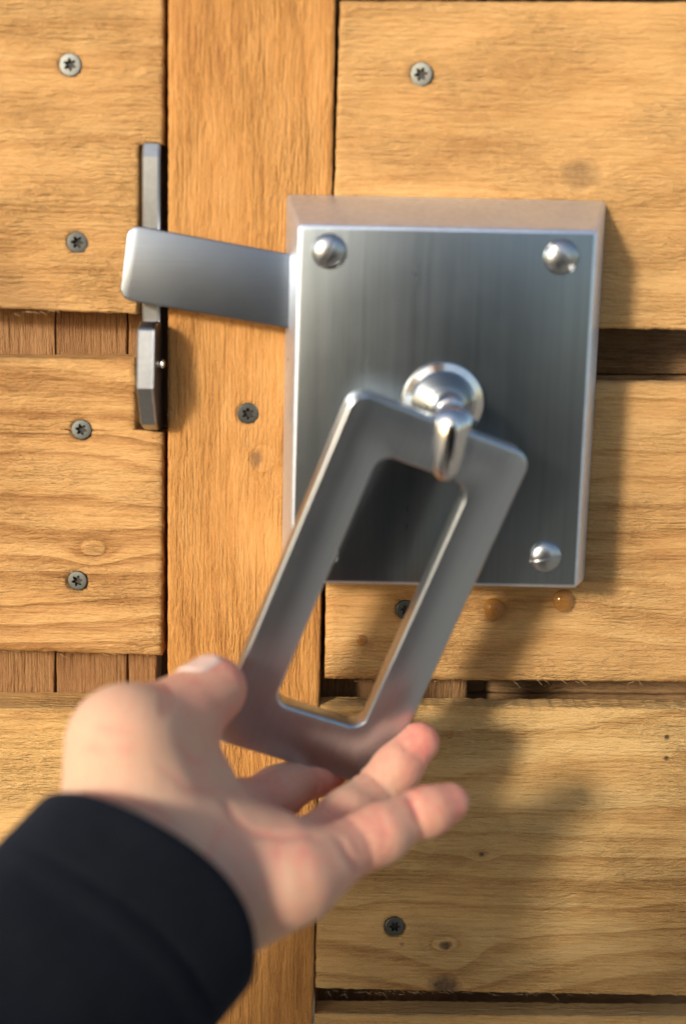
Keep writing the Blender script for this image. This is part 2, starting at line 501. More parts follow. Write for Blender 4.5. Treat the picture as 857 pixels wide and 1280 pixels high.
# upright battens the left boards are nailed to
edges = [(-90, 69), (70.2, 159), (160.5, 196)]
for i, (a, b) in enumerate(edges):
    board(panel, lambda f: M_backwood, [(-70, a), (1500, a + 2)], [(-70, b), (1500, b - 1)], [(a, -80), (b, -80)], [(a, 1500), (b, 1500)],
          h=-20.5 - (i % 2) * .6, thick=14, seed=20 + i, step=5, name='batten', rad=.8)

# right, the gate leaf
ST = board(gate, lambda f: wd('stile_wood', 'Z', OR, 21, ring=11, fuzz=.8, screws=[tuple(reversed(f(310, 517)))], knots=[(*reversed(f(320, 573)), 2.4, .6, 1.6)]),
    [(-70, 211), (1400, 209)], [(-70, 420), (240, 415), (735, 402), (1400, 388)], [(205, -80), (430, -80)], [(205, 1400), (430, 1400)], h=0.4, seed=31, name='stile', edge=.3, pits=[(310, 517)])
wood_screw(ST, 310, 517, .1, .5, (.05, .05))
R0 = board(gate, lambda f: wd('right_highest_board_wood', 'X', LT, 25),
    [(-200, 423), (0, 423)], [(-200, 900), (0, 900)], [(420, -200), (900, -200)], [(420, -30), (900, -30)], h=0, seed=33)
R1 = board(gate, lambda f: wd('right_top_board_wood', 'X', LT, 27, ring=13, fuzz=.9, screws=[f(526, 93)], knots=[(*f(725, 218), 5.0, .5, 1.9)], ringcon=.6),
    [(0, 425), (412, 413)], [(0, 900), (412, 900)], [(410, 1), (900, 3)], [(410, 405), (900, 413)], h=0, seed=35, pits=[(526, 93)])
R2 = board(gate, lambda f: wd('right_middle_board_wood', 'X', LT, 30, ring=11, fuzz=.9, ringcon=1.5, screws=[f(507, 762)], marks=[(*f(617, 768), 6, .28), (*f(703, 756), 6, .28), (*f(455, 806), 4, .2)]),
    [(470, 411), (850, 405)], [(470, 900), (850, 900)], [(400, 474), (900, 478)], [(400, 848), (900, 853)], h=0, thick=10, seed=37, rad=3.0, pits=[(507, 762)])
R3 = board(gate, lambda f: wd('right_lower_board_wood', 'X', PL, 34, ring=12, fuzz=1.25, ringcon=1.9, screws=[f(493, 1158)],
        knots=[(*f(557, 1182), 1.7, .95, 2.5), (*f(556, 1232), 4.4, .9, 2.4), (*f(601, 1068), .8, .9, 2)],
        marks=[(*f(833, 921), 1.3, .9), (*f(832, 948), 1.2, .9), (*f(502, 1180), 1.1, .4)]),
    [(880, 399), (1240, 394)], [(880, 900), (1240, 900)], [(390, 880), (900, 885)], [(390, 1235), (560, 1239), (900, 1245)], h=0, thick=10, seed=39, step=1.0, edge=.6, pits=[(493, 1158)])
R4 = board(gate, lambda f: wd('right_bottom_board_wood', 'X', PL, 36),
    [(1265, 393), (1500, 390)], [(1265, 900), (1500, 900)], [(390, 1266), (900, 1270)], [(390, 1500), (900, 1500)], h=0, thick=10, seed=40)
wood_screw(R1, 526, 93, .0, .9, (.04, -.1))
wood_screw(R2, 507, 762, -.4, .1, (.0, .1))
wood_screw(R3, 493, 1158, .0, .0, (-.03, .04))
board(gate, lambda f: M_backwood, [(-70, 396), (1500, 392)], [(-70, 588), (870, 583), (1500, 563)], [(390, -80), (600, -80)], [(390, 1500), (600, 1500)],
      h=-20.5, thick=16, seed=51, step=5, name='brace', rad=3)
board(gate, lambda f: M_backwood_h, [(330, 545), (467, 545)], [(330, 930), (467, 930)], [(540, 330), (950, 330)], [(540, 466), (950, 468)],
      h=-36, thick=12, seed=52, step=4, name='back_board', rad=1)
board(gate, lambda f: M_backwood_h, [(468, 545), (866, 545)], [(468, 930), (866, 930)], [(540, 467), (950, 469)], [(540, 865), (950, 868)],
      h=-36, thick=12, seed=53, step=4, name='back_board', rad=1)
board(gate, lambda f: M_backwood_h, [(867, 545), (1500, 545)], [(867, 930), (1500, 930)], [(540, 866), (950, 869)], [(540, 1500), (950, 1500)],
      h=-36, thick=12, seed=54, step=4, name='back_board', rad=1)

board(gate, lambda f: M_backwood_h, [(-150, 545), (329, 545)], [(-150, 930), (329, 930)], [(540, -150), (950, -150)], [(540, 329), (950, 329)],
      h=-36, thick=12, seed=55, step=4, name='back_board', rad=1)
# added backing that keeps sky light out of the gap between panel and gate
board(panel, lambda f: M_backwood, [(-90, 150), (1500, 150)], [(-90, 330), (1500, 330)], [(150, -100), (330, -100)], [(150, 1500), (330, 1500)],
      h=-58, thick=14, seed=56, step=6, name='added_gap_backing', rad=1)

# loose fibres standing off the sawn edges
def fibres(parent, specs, mat):
    vs, fs = [], []
    for (px, py, ang, ln, bend) in specs:
        p = W(px, py, .3); d = Vector((math.cos(ang), 0, math.sin(ang))); q = Vector((-d.z, 0, d.x))
        r = .00009; n = 5; b0 = len(vs)
        for k in range(n + 1):
            t = k / n
            c = p + d * ln * t + q * bend * t * t + Vector((0, -.0006 * t, 0))
            for e in (q * r, Vector((0, -r * 1.4, 0)), -q * r): vs.append(c + e * (1 - .7 * t))
            if k:
                a = b0 + (k - 1) * 3
                for s in range(3):
                    fs.append((a + s, a + (s + 1) % 3, a + 3 + (s + 1) % 3, a + 3 + s))
    o = link('wood_fibre', me_from(vs, fs), mat, parent)
    o['kind'] = 'stuff'
    return o
Nf = NT('wood_fibre'); Nf.set('Base Color', (.62, .43, .22, 1)); Nf.set('Roughness', .7)
def edgefib(x0, x1, y, n, updown):
    out = []
    for _ in range(n):
        a = rnd.uniform(-.5, .5) + (math.pi if rnd.random() < .5 else 0) - .25 * updown
        out.append((rnd.uniform(x0, x1), y + rnd.uniform(-2, 2), a, rnd.uniform(.001, .0035), rnd.uniform(-.001, .001)))
    return out
fibres(R3, edgefib(400, 850, 1241, 70, 1) + edgefib(420, 850, 883, 26, -1) +
       [(395 + rnd.uniform(-1, 2), rnd.uniform(1120, 1230), math.pi + rnd.uniform(-.2, .2), rnd.uniform(.0008, .002), 0) for _ in range(9)] +
       [(rnd.uniform(440, 850), rnd.uniform(930, 1230), rnd.uniform(-.4, .4) + (1.1 if rnd.random() < .2 else 0), rnd.uniform(.001, .003), rnd.uniform(-.0008, .0008)) for _ in range(60)], Nf.m)
fibres(R2, edgefib(440, 850, 850, 26, 1), Nf.m)
fibres(L2, edgefib(5, 200, 816, 14, 1), Nf.m)
fibres(L1, edgefib(5, 165, 390, 12, 1), Nf.m)

# ------------------------------------------------------------------ steel catch on the left panel
FW = Vector((0, -1, 0)); BK = Vector((0, 1, 0))
catch = empty('steel_catch', 'notched steel catch set in the gap at the edge of the left boards', 'latch catch', W(188, 535, 0))
def yz_prism(prof, xw, t, bevel=.0005):
    """prof: (photo y, height h) outline in the plane square to the boards; xw = left side x (world), t = thickness"""
    pts = []
    for (py, h) in prof:
        p = W(186, py, h); pts.append(Vector((xw, p.y, p.z)))
    return prism(pts, Vector((1, 0, 0)), t, bevel, 1, 14)
xc = W(179, 350, 0).x
link('back_leg', yz_prism([(177, 1.0), (196, 2.6), (460, 2.6), (520, -18), (520, -22), (180, -22)], xc, .0062, .0007), M_edge, catch)
xh = W(173, 460, 14).x
link('hook', yz_prism([(402, 11), (411, 16), (486, 19), (531, 11), (537, 4), (530, -16), (400, -16)], xh, .0058, .0006), M_edge, catch)
tiny = lathe([(.0002, 0), (.0016, .0001), (.0016, .0008), (.0009, .0012)], W(202, 455, 2), Vector((1, -.5, 0)), 20)
link('rivet', tiny, M_chrome, catch)

# ------------------------------------------------------------------ lock
lock = empty('gate_lock', 'brushed steel rim lock with swinging latch bar and drop ring handle', 'lock', W(545, 735, 0))
HB, HF = 0.6, 28.0
back = [W(358, 243, HB), W(757, 251, HB), W(729, 728, HB), W(352, 718, HB)]
front = [W(372, 281, HF), W(746, 289, HF), W(721, 735, HF), W(362, 729, HF)]
bm = bmesh.new()
fv = [bm.verts.new(p) for p in front]; bv = [bm.verts.new(p) for p in back]
bm.faces.new(fv); bm.faces.new(bv[::-1])
for i in range(4): bm.faces.new((fv[i], bv[i], bv[(i + 1) % 4], fv[(i + 1) % 4]))
bmesh.ops.recalc_face_normals(bm, faces=bm.faces)
bmesh.ops.bevel(bm, geom=[e for e in bm.edges if all(v in fv for v in e.verts) or (e.verts[0] in fv) != (e.verts[1] in fv)],
                offset=.0017, segments=4, affect='EDGES', profile=.5)
me = bpy.data.meshes.new('mesh'); bm.to_mesh(me); bm.free(); autosmooth(me, 12)
# leave the flats flat
cover = link('cover', me, M_plate, lock)
me.materials.append(M_side_lit)
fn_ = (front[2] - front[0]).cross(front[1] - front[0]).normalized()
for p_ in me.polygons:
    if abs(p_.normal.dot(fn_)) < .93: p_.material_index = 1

def dome_screw(parent, px, py, h, r, slot, name='cover_screw'):
    n, m = 40, 8
    c = W(px, py, h)
    vs, fs = [], []
    hgt = r * .46
    a = math.radians(slot)
    sd = Vector((math.cos(a), 0, math.sin(a)))
    rings = [(1.0, -.0006), (1.0, 0.0)] + [(math.cos(k / m * math.pi / 2 * .98), math.sin(k / m * math.pi / 2) * hgt) for k in range(1, m + 1)]
    for rr, hh in rings:
        for k in range(n):
            t = 2 * math.pi * k / n
            vs.append(c + Vector((math.cos(t) * r * rr, -hh, math.sin(t) * r * rr)))
    for i in range(len(rings) - 1):
        for k in range(n):
            p = i * n + k; q = i * n + (k + 1) % n
            fs.append((p, q, q + n, p + n))
    fs.append(tuple(range((len(rings) - 1) * n, len(rings) * n)))
    me = me_from(vs, fs)
    bm = bmesh.new(); bm.from_mesh(me)
    # cut the slot: two cuts either side, push the middle in
    q = Vector((-sd.z, 0, sd.x))
    wd_ = r * .10
    for s in (-1, 1):
        bmesh.ops.bisect_plane(bm, geom=bm.verts[:] + bm.edges[:] + bm.faces[:], plane_co=c + q * wd_ * s, plane_no=q)
        bmesh.ops.bisect_plane(bm, geom=bm.verts[:] + bm.edges[:] + bm.faces[:], plane_co=c + q * wd_ * s * 1.12, plane_no=q)
    for v in bm.verts:
        d = (v.co - c).dot(q)
        if abs(d) <= wd_ * 1.02 and c.y - v.co.y > .0001:
            v.co.y += min(.0009, (c.y - v.co.y))
    bmesh.ops.recalc_face_normals(bm, faces=bm.faces)
    bm.to_mesh(me); bm.free(); autosmooth(me, 35)
    return link(name, me, M_head, parent)
dome_screw(lock, 411, 314, HF, .0058, 60)
dome_screw(lock, 701, 321, HF, .0058, -42)
dome_screw(lock, 681, 696, HF, .0056, 12)
dome_screw(lock, 403, 690, HF, .0056, 80)

# latch bar
HBAR = 12.0
bp = [W(160, 280, HBAR), W(392, 323, HBAR), W(392, 416, HBAR), W(149, 374, HBAR)]
bp = rounded(bp, [.0042, 0, 0, .0042], 7)
link('latch_bar', prism(bp, BK, .0045, .0006, 3), M_bar, lock)
# small pin head at the box's left side under the bar
link('side_pin', lathe([(.0019, 0), (.0019, .0008), (.0012, .0016), (.0003, .0019)], W(366, 449, 12), Vector((-1, -.4, .1)), 20), M_chrome, lock)

# ring handle: flat rectangular frame
ptop, pbot = W(557, 529, 58), W(371, 957, 47)
pl_, pr_ = W(444, 492, 63), W(672, 567, 53)
dn = (pbot - ptop); LEN = dn.length; dn.normalize()
rt = (pr_ - pl_); rt -= dn * rt.dot(dn); WID = rt.length; rt.normalize()
nb = rt.cross(dn).normalized()
if nb.y < 0: nb = -nb             # away from the camera
print('RING', LEN, WID, nb)
TH = .0082
def ring_pt(u, v): return ptop + rt * u + dn * v
ow = WID / 2
out = rounded([ring_pt(-ow, 0), ring_pt(ow, 0), ring_pt(ow, LEN), ring_pt(-ow, LEN)], [.0062, .0062, .006, .006], 8)
ix, iy0, iy1 = ow - .0154, .0165, LEN - .0195
inn = rounded([ring_pt(-ix, iy0), ring_pt(ix, iy0), ring_pt(ix, iy1), ring_pt(-ix, iy1)], [.0055, .0055, .0048, .0048], 8)
n = len(out)
bm = bmesh.new()
A = [bm.verts.new(p) for p in out]; B = [bm.verts.new(p) for p in inn]
A2 = [bm.verts.new(p + nb * TH) for p in out]; B2 = [bm.verts.new(p + nb * TH) for p in inn]
for i in range(n):
    j = (i + 1) % n
    bm.faces.new((A[i], A[j], B[j], B[i])); bm.faces.new((A2[i], B2[i], B2[j], A2[j]))
    bm.faces.new((A[i], A2[i], A2[j], A[j])); bm.faces.new((B[i], B[j], B2[j], B2[i]))
bmesh.ops.recalc_face_normals(bm, faces=bm.faces)
es = [e for e in bm.edges if e.calc_face_angle(0) > math.radians(60)]
bmesh.ops.bevel(bm, geom=es, offset=.0011, segments=3, affect='EDGES', profile=.5)
me = bpy.data.meshes.new('mesh'); bm.to_mesh(me); bm.free(); autosmooth(me, 30)
# brushing runs along the handle: give the object the handle's own axes
Rr = Matrix((rt, nb, -dn)).transposed()
if Rr.determinant() < 0: Rr = Matrix((-rt, nb, -dn)).transposed()
mid = ring_pt(0, LEN / 2)
me.transform(Matrix.Translation(-mid)); me.transform(Rr.to_4x4().inverted())
me.materials.append(M_ring)
me.polygons.foreach_set('use_smooth', [True] * len(me.polygons))
ringo = bpy.data.objects.new('ring_handle', me); C.objects.link(ringo)
ringo.parent = lock; ringo.location = mid - lock.location; ringo.rotation_euler = Rr.to_euler()
WL[ringo] = mid.copy()

# rose, neck and the eye that holds the ring
rc = W(553, 503, HF)
link('rose', lathe([(.0135, -.0005), (.0138, .0012), (.0132, .0026), (.0100, .0034), (.0108, .0036), (.0100, .0052), (.0088, .0085), (.0070, .0125), (.0060, .0170), (.0058, .0215), (.0050, .0245)], rc, FW, 64), M_chrome, lock)
def loft(path, secs, close=False):
    """path: points; secs: (side vec, up vec, half width, half height) rounded-rectangle sections"""
    vs, fs = [], []
    m = 16
    for p, (a, b, hw, hh) in zip(path, secs):
        for k in range(m):
            t = 2 * math.pi * (k + .5) / m
            ct, st = math.cos(t), math.sin(t)
            e = 1.25
            vs.append(p + a * hw * math.copysign(abs(ct) ** e, ct) + b * hh * math.copysign(abs(st) ** e, st))
    L = len(path)
    for i in range(L if close else L - 1):
        for k in range(m):
            a0 = i * m; b0 = ((i + 1) % L) * m
            fs.append((a0 + k, a0 + (k + 1) % m, b0 + (k + 1) % m, b0 + k))
    if not close:
        fs.append(tuple(range(m))); fs.append(tuple(range((L - 1) * m, L * m)))
    me = me_from(vs, fs)
    bm = bmesh.new(); bm.from_mesh(me); bmesh.ops.recalc_face_normals(bm, faces=bm.faces); bm.to_mesh(me); bm.free()
    autosmooth(me, 45)
    return me
# strap looped round the top bar of the ring, in the plane of the bar's cross section
bc = ring_pt(.0045, .0062) + nb * (TH / 2)
sx = (Vector((1, 0, 0)) * .985 + Vector((0, 0, -1)) * .12).normalized()      # strap width direction
upv = (Vector((0, 0, 1)) - sx * sx.z).normalized()
upv = (-dn - sx * (-dn).dot(sx)).normalized() * .35 + upv * .65; upv.normalize()
fwd = sx.cross(upv).normalized()
if fwd.y > 0: fwd = -fwd
path, secs = [], []
NP = 40
for k in range(NP):
    t = 2 * math.pi * k / NP
    ct, st = math.cos(t), math.sin(t)
    e = 2 / 3.4
    d = fwd * (.0062 * math.copysign(abs(ct) ** e, ct)) + upv * (.0100 * math.copysign(abs(st) ** e, st))
    path.append(bc + d)
    nrm = (fwd * ct / .0062 + upv * st / .0100).normalized()
    secs.append((sx, nrm, .0050 + .0010 * st, .0028))
link('ring_eye', loft(path, secs, True), M_chrome, lock)
e0 = rc + FW * .019
e1 = bc + upv * .0108 + fwd * .001
pth = [e0 + (e1 - e0) * t for t in (0, .25, .5, .75, 1)]
link('spindle', loft([rc + FW * .016, e0 + FW * .004, e1 * .5 + e0 * .5 + FW * .003, e1], [(sx, upv, .0056, .0056), (sx, upv, .0054, .0052), (sx, upv, .0050, .0042), (sx, upv, .0046, .0032)]), M_chrome, lock)

# ------------------------------------------------------------------ water drops
def drop(px, py, h, r, sq, label, normal=FW, grp=None):
    c = W(px, py, h)
    ax = normal.normalized()
    u = Vector((1, 0, 0)) if abs(ax.x) < .9 else Vector((0, 0, 1))
    u = (u - ax * u.dot(ax)).normalized(); v = ax.cross(u)
    if v.z > 0: v = -v
    vs, fs = [], []
    n, m = 28, 9
    for i in range(m + 1):
        f = i / m * math.pi / 2
        rr, hh = math.cos(f), math.sin(f)
        for k in range(n):
            t = 2 * math.pi * k / n
            sag = 1 + .25 * math.sin(t)
            vs.append(c + (u * math.cos(t) * r + v * math.sin(t) * r * sag * 1.1) * max(rr, .01) * (1 + .05 * math.sin(3 * t + px)) + ax * hh * r * sq + v * hh * r * .15)
    for i in range(m):
        for k in range(n):
            a = i * n + k; b = i * n + (k + 1) % n
            fs.append((a, b, b + n, a + n))
    fs.append(tuple(range(m * n, (m + 1) * n))); fs.append(tuple(range(n)))
    me = me_from(vs, fs)
    bm = bmesh.new(); bm.from_mesh(me); bmesh.ops.recalc_face_normals(bm, faces=bm.faces); bm.to_mesh(me); bm.free()
    autosmooth(me, 50)
    o = link('water_drop', me, M_clear if h > 5 else M_water)
    o['label'] = label; o['category'] = 'water drop'; o['group'] = 'drops of rain on the gate and its lock'
    return o
drop(617, 759, .5, .0040, .75, 'larger amber water drop on the board just under the lock')
drop(703, 748, .5, .0039, .75, 'amber water drop at the lower right corner of the lock')
drop(452, 799, .5, .0019, .4, 'small water drop on the board inside the ring of the handle')
drop(562, 917, .5, .0014, .5, 'tiny water drop on the lower board just right of the upper fingertip')
drop(419, 697, HF + .2, .0012, .7, 'tiny clear drop on the cover inside the left bar of the ring')
drop(714, 334, HF + 1.6, .0011, .8, 'tiny bright drop on the top right cover screw')
drop(362, 432, 11, .0009, .7, 'tiny drop on the left side of the lock above the pin', Vector((-1, -.25, 0)))

# ------------------------------------------------------------------ hand
def V3(px, py, h): return np.array(W(px, py, h))
def rcone(P, a, b, ra, rb):
    ab = b - a; L2 = ab @ ab
    t = np.clip(((P - a) @ ab) / L2, 0, 1)
    return np.linalg.norm(P - a - t[..., None] * ab, axis=-1) - (ra + (rb - ra) * t)
def smin(a, b, k):
    h = np.clip(.5 + .5 * (b - a) / k, 0, 1)
    return b + (a - b) * h - k * h * (1 - h)
mm = .001
FING = {
 'index':  [(225, 1012, 86, 10.5), (318, 1005, 60, 8.8), (376, 975, 43, 8.0), (425, 950, 31, 6.9)],
 'middle': [(276, 1058, 91, 10.8), (402, 1056, 60, 8.4), (462, 1008, 41, 7.6), (506, 955, 31, 6.8)],
 'ring':   [(305, 1082, 104, 11.0), (400, 1050, 76, 9.0), (468, 990, 55, 8.1), (524, 928, 46, 7.1)],
 'little': [(362, 1098, 112, 10.2), (442, 1058, 96, 9.0), (510, 1022, 85, 7.6), (562, 1003, 78, 6.3)],
}
THUMB = [(165, 1045, 106, 16.5), (158, 927, 99, 14.8), (218, 902, 83, 12.9), (266, 862, 68, 10.8)]
WR = (212, 1118, 110); FA = (120, 1190, 117)
def hand_sdf(P):
    fa, wr = V3(*FA), V3(*WR)
    palm = rcone(P, fa, wr, 18 * mm, 21 * mm)
    for nme, k in (('index', .010), ('middle', .010), ('ring', .010), ('little', .010)):
        x = FING[nme][0]
        a = wr + (V3(*x[:3]) - wr) * .12
        palm = smin(palm, rcone(P, a, V3(*x[:3]), 18 * mm, x[3] * mm * 1.12), k)
    # hypothenar and thenar pads
    palm = smin(palm, rcone(P, V3(250, 1128, 116), V3(372, 1094, 109), 18.0 * mm, 10.5 * mm), .012)
    palm = smin(palm, rcone(P, V3(220, 1062, 107), V3(330, 1070, 99), 18 * mm, 13 * mm), .012)
    palm = smin(palm, rcone(P, V3(165, 1065, 108), V3(158, 932, 100), 20 * mm, 15.5 * mm), .014)
    palm = smin(palm, rcone(P, V3(175, 985, 102), V3(250, 975, 84), 15 * mm, 9.5 * mm), .012)   # web of the thumb
    d = palm
    for nme in FING:
        pts = FING[nme]
        f = None
        for i in range(3):
            a, b = V3(*pts[i][:3]), V3(*pts[i + 1][:3])
            s = rcone(P, a, b, pts[i][3] * mm * .97, pts[i + 1][3] * mm * .97)
            # pad of each phalanx
            md = a * .5 + b * .5
            s = smin(s, np.linalg.norm(P - (md + np.array([0, -.0012, .0])), axis=-1) - (pts[i][3] + pts[i + 1][3]) / 2 * mm * 1.035, .004)
            f = s if f is None else smin(f, s, .002)
        # creases on the palm side at the joints
        for i in (1, 2):
            j = V3(*pts[i][:3]); ax = V3(*pts[i + 1][:3]) - V3(*pts[i - 1][:3]); ax /= np.linalg.norm(ax)
            ad = (P - j) @ ax
            near = np.exp(-(np.linalg.norm(P - j, axis=-1) / .014) ** 4)
            f = f + .0009 * np.exp(-(ad / .0011) ** 2) * near
        d = smin(d, f, .0030)
    t = None
    for i in range(3):
        s = rcone(P, V3(*THUMB[i][:3]), V3(*THUMB[i + 1][:3]), THUMB[i][3] * mm, THUMB[i + 1][3] * mm)
        t = s if t is None else smin(t, s, .003)
    d = smin(d, t, .009)
    return d

def hit(px, py):
    d = np.array(RCAM @ Vector(((px - 428.5) / FPX, -(py - 640) / FPX, -1))); d /= np.linalg.norm(d)
    p = np.array(CAMP) + d * .18
    for _ in range(80):
        q = float(hand_sdf(p[None])[0])
        if q < .0001: return p
        p = p + d * q * .8
    return None
FOLDS = [([(283, 1003), (291, 1020), (306, 1034)], 1.8), ([(276, 1035), (262, 1062), (256, 1095), (268, 1135)], .35),
         ([(312, 1040), (350, 1046), (392, 1044)], .9), ([(352, 1052), (345, 1080), (350, 1118)], .12), ([(378, 1062), (374, 1088), (382, 1116)], .1),
         ([(424, 1048), (434, 1066), (446, 1088)], 1.1), ([(512, 992), (516, 1008), (522, 1022)], 1.1), ([(470, 1010), (476, 1026), (486, 1048)], .4),
         ([(196, 856), (206, 872), (204, 892)], .6), ([(205, 853), (214, 868), (213, 888)], .5), ([(120, 905), (140, 915), (168, 912)], .2),
         ([(110, 935), (140, 940), (172, 932)], .15), ([(224, 930), (240, 950), (262, 955)], .4), ([(205, 960), (235, 985), (270, 990)], .35),
         ([(498, 925), (512, 940), (528, 948)], .6), ([(330, 985), (340, 1000), (350, 1018)], .7), ([(190, 1010), (215, 1035), (230, 1075)], .4)]
FOLD3 = []
_base = hand_sdf
for pts_, dp in FOLDS:
    q = [hit(*p) for p in pts_]
    q = [p for p in q if p is not None]
    for a, b in zip(q[:-1], q[1:]):
        if np.linalg.norm(a - b) < .02: FOLD3.append((a, b, dp))
def hand_full(P):
    d = _base(P)
    near = np.abs(d) < .004
    if near.any():
        Q = P[near]; add = np.zeros(len(Q))
        for a, b, dp in FOLD3:
            add = np.maximum(add, dp * .0011 * np.exp(-(rcone(Q, a, b, 0, 0) / .0013) ** 2) - dp * .00018 * np.exp(-((rcone(Q, a, b, 0, 0) - .0032) / .0016) ** 2))
        d[near] = d[near] + add
    return d

def surface_nets(fn, lo, hi, st):
    nx, ny, nz = [int((hi[i] - lo[i]) / st) + 1 for i in range(3)]
    gx_ = lo[0] + st * np.arange(nx); gy_ = lo[1] + st * np.arange(ny); gz_ = lo[2] + st * np.arange(nz)
    F = np.empty((nx, ny, nz), np.float32)
    for i in range(nx):
        Yg, Zg = np.meshgrid(gy_, gz_, indexing='ij')
        F[i] = fn(np.stack([np.full_like(Yg, gx_[i]), Yg, Zg], -1))
    ins = F < 0
    acc = np.zeros((nx - 1, ny - 1, nz - 1, 3), np.float32); cnt = np.zeros((nx - 1, ny - 1, nz - 1), np.float32)
    offs = [(0, 0), (1, 0), (0, 1), (1, 1)]
    for ax in range(3):
        o1, o2 = [a for a in range(3) if a != ax]
        for (p, q) in offs:
            sl0 = [None] * 3; sl1 = [None] * 3
            sl0[ax] = slice(0, -1); sl1[ax] = slice(1, None)
            for oo, v in ((o1, p), (o2, q)):
                sl0[oo] = sl1[oo] = slice(v, None if v else -1)
            a = F[tuple(sl0)]; b = F[tuple(sl1)]
            cr = (a < 0) != (b < 0)
            den = np.where(cr, a - b, 1)
            tt = np.where(cr, a / den, 0)
            acc[..., ax] += np.where(cr, tt, 0)
            acc[..., o1] += np.where(cr, p, 0); acc[..., o2] += np.where(cr, q, 0)
            cnt += cr
    act = cnt > 0
    idx = np.full(act.shape, -1, np.int64); idx[act] = np.arange(act.sum())
    cell = np.argwhere(act)
    V = (cell + acc[act] / cnt[act][:, None]) * st + np.array(lo)
    quads = []
    for ax in range(3):
        o1, o2 = [(1, 2), (2, 0), (0, 1)][ax]
        sl0 = [slice(1, -1)] * 3; sl1 = [slice(1, -1)] * 3
        sl0[ax] = slice(0, -1); sl1[ax] = slice(1, None)
        a = ins[tuple(sl0)]; b = ins[tuple(sl1)]
        for flag in (True, False):
            loc = np.argwhere((a == flag) & (b != flag))
            base = loc + 1; base[:, ax] -= 1
            def cellid(d1, d2):
                c = base.copy(); c[:, o1] -= d1; c[:, o2] -= d2
                return idx[c[:, 0], c[:, 1], c[:, 2]]
            q = np.stack([cellid(0, 0), cellid(1, 0), cellid(1, 1), cellid(0, 1)], 1)
            if not flag: q = q[:, ::-1]
            quads.append(q)
    Q = np.concatenate(quads)
    return V, Q[(Q >= 0).all(1)]

allp = [V3(*p[:3]) for f in FING.values() for p in f] + [V3(*p[:3]) for p in THUMB] + [V3(*WR), V3(*FA)]
allp = np.array(allp)
lo = allp.min(0) - .032; hi = allp.max(0) + .032
HV, HQ = surface_nets(hand_full, lo, hi, .00105)
print('HAND verts', len(HV))
for k, v in FING.items():
    print(k, [round(float(np.linalg.norm(V3(*v[i][:3]) - V3(*v[i + 1][:3])) * 1000)) for i in range(3)], 'wr-mcp', round(float(np.linalg.norm(V3(*v[0][:3]) - V3(*WR)) * 1000)))
print('thumb', [round(float(np.linalg.norm(V3(*THUMB[i][:3]) - V3(*THUMB[i + 1][:3])) * 1000)) for i in range(3)])

def skin():
    N = NT('skin')
    x, y, z = N.coord()
    pink = N.t.nodes.new('ShaderNodeAttribute'); pink.attribute_name = 'pinkness'
    n1 = N.noise(N.comb(x, y, z), .07, 3, .6)
    n2 = N.noise(N.comb(x, y, z), .5, 3, .6)
    n3 = N.noise(N.comb(N.math('MULTIPLY', x, 1.0), y, N.math('MULTIPLY', z, 1.6)), 1.3, 3, .7)
    f = N.math('ADD', N.math('MULTIPLY', pink.outputs['Fac'], .75), N.math('MULTIPLY', N.math('SUBTRACT', n1, .5), 1.4))
    f = N.math('ADD', f, N.math('MULTIPLY', N.math('SUBTRACT', n2, .5), .7), clamp=True)
    N.set('Base Color', N.ramp(f, [(0, (.70, .42, .28)), (.5, (.73, .35, .24)), (1, (.76, .235, .185))]))
    N.set('Roughness', N.rng(n2, .3, .7, .42, .58))
    N.set('Subsurface Weight', .6); N.set('Subsurface Radius', (1.0, .35, .18)); N.set('Subsurface Scale', .006)
    N.set('Specular IOR Level', .45)
    h = N.math('ADD', N.math('MULTIPLY', n3, .5), N.math('MULTIPLY', n2, .6))
    N.set('Normal', N.bump(h, .0009, .9))
    return N.m
M_skin = skin()
Nn = NT('fingernail'); Nn.set('Base Color', (.78, .55, .46, 1)); Nn.set('Roughness', .25); Nn.set('Subsurface Weight', .3)
Nn.set('Subsurface Radius', (1, .4, .2)); Nn.set('Subsurface Scale', .002); Nn.set('Coat Weight', .3)

person = empty('person', 'person in a dark navy sleeve whose left hand pinches the ring handle', 'person', W(-200, 1500, 200))
hm = me_from(HV.tolist(), HQ.tolist())
tips = [V3(*FING[k][3][:3]) for k in FING] + [V3(*THUMB[3][:3])]
knu = [V3(*FING[k][1][:3]) for k in FING]
pk = np.zeros(len(HV))
for t in tips: pk = np.maximum(pk, np.exp(-(np.linalg.norm(HV - t, axis=1) / .023) ** 2))
for t in knu: pk = np.maximum(pk, .75 * np.exp(-(np.linalg.norm(HV - t, axis=1) / .020) ** 2))
pk = np.maximum(pk, .55 * np.exp(-(np.linalg.norm(HV - V3(330, 1085, 100), axis=1) / .030) ** 2))
for a_, b_, dp_ in FOLD3: pk = np.maximum(pk, min(1, .55 + .4 * dp_) * np.exp(-(rcone(HV, a_, b_, 0, 0) / .0016) ** 2))
at = hm.attributes.new('pinkness', 'FLOAT', 'POINT'); at.data.foreach_set('value', pk.astype(np.float32))
hand = link('hand', hm, M_skin, person)
sm = hand.modifiers.new('smooth', 'SMOOTH'); sm.factor = .4; sm.iterations = 2

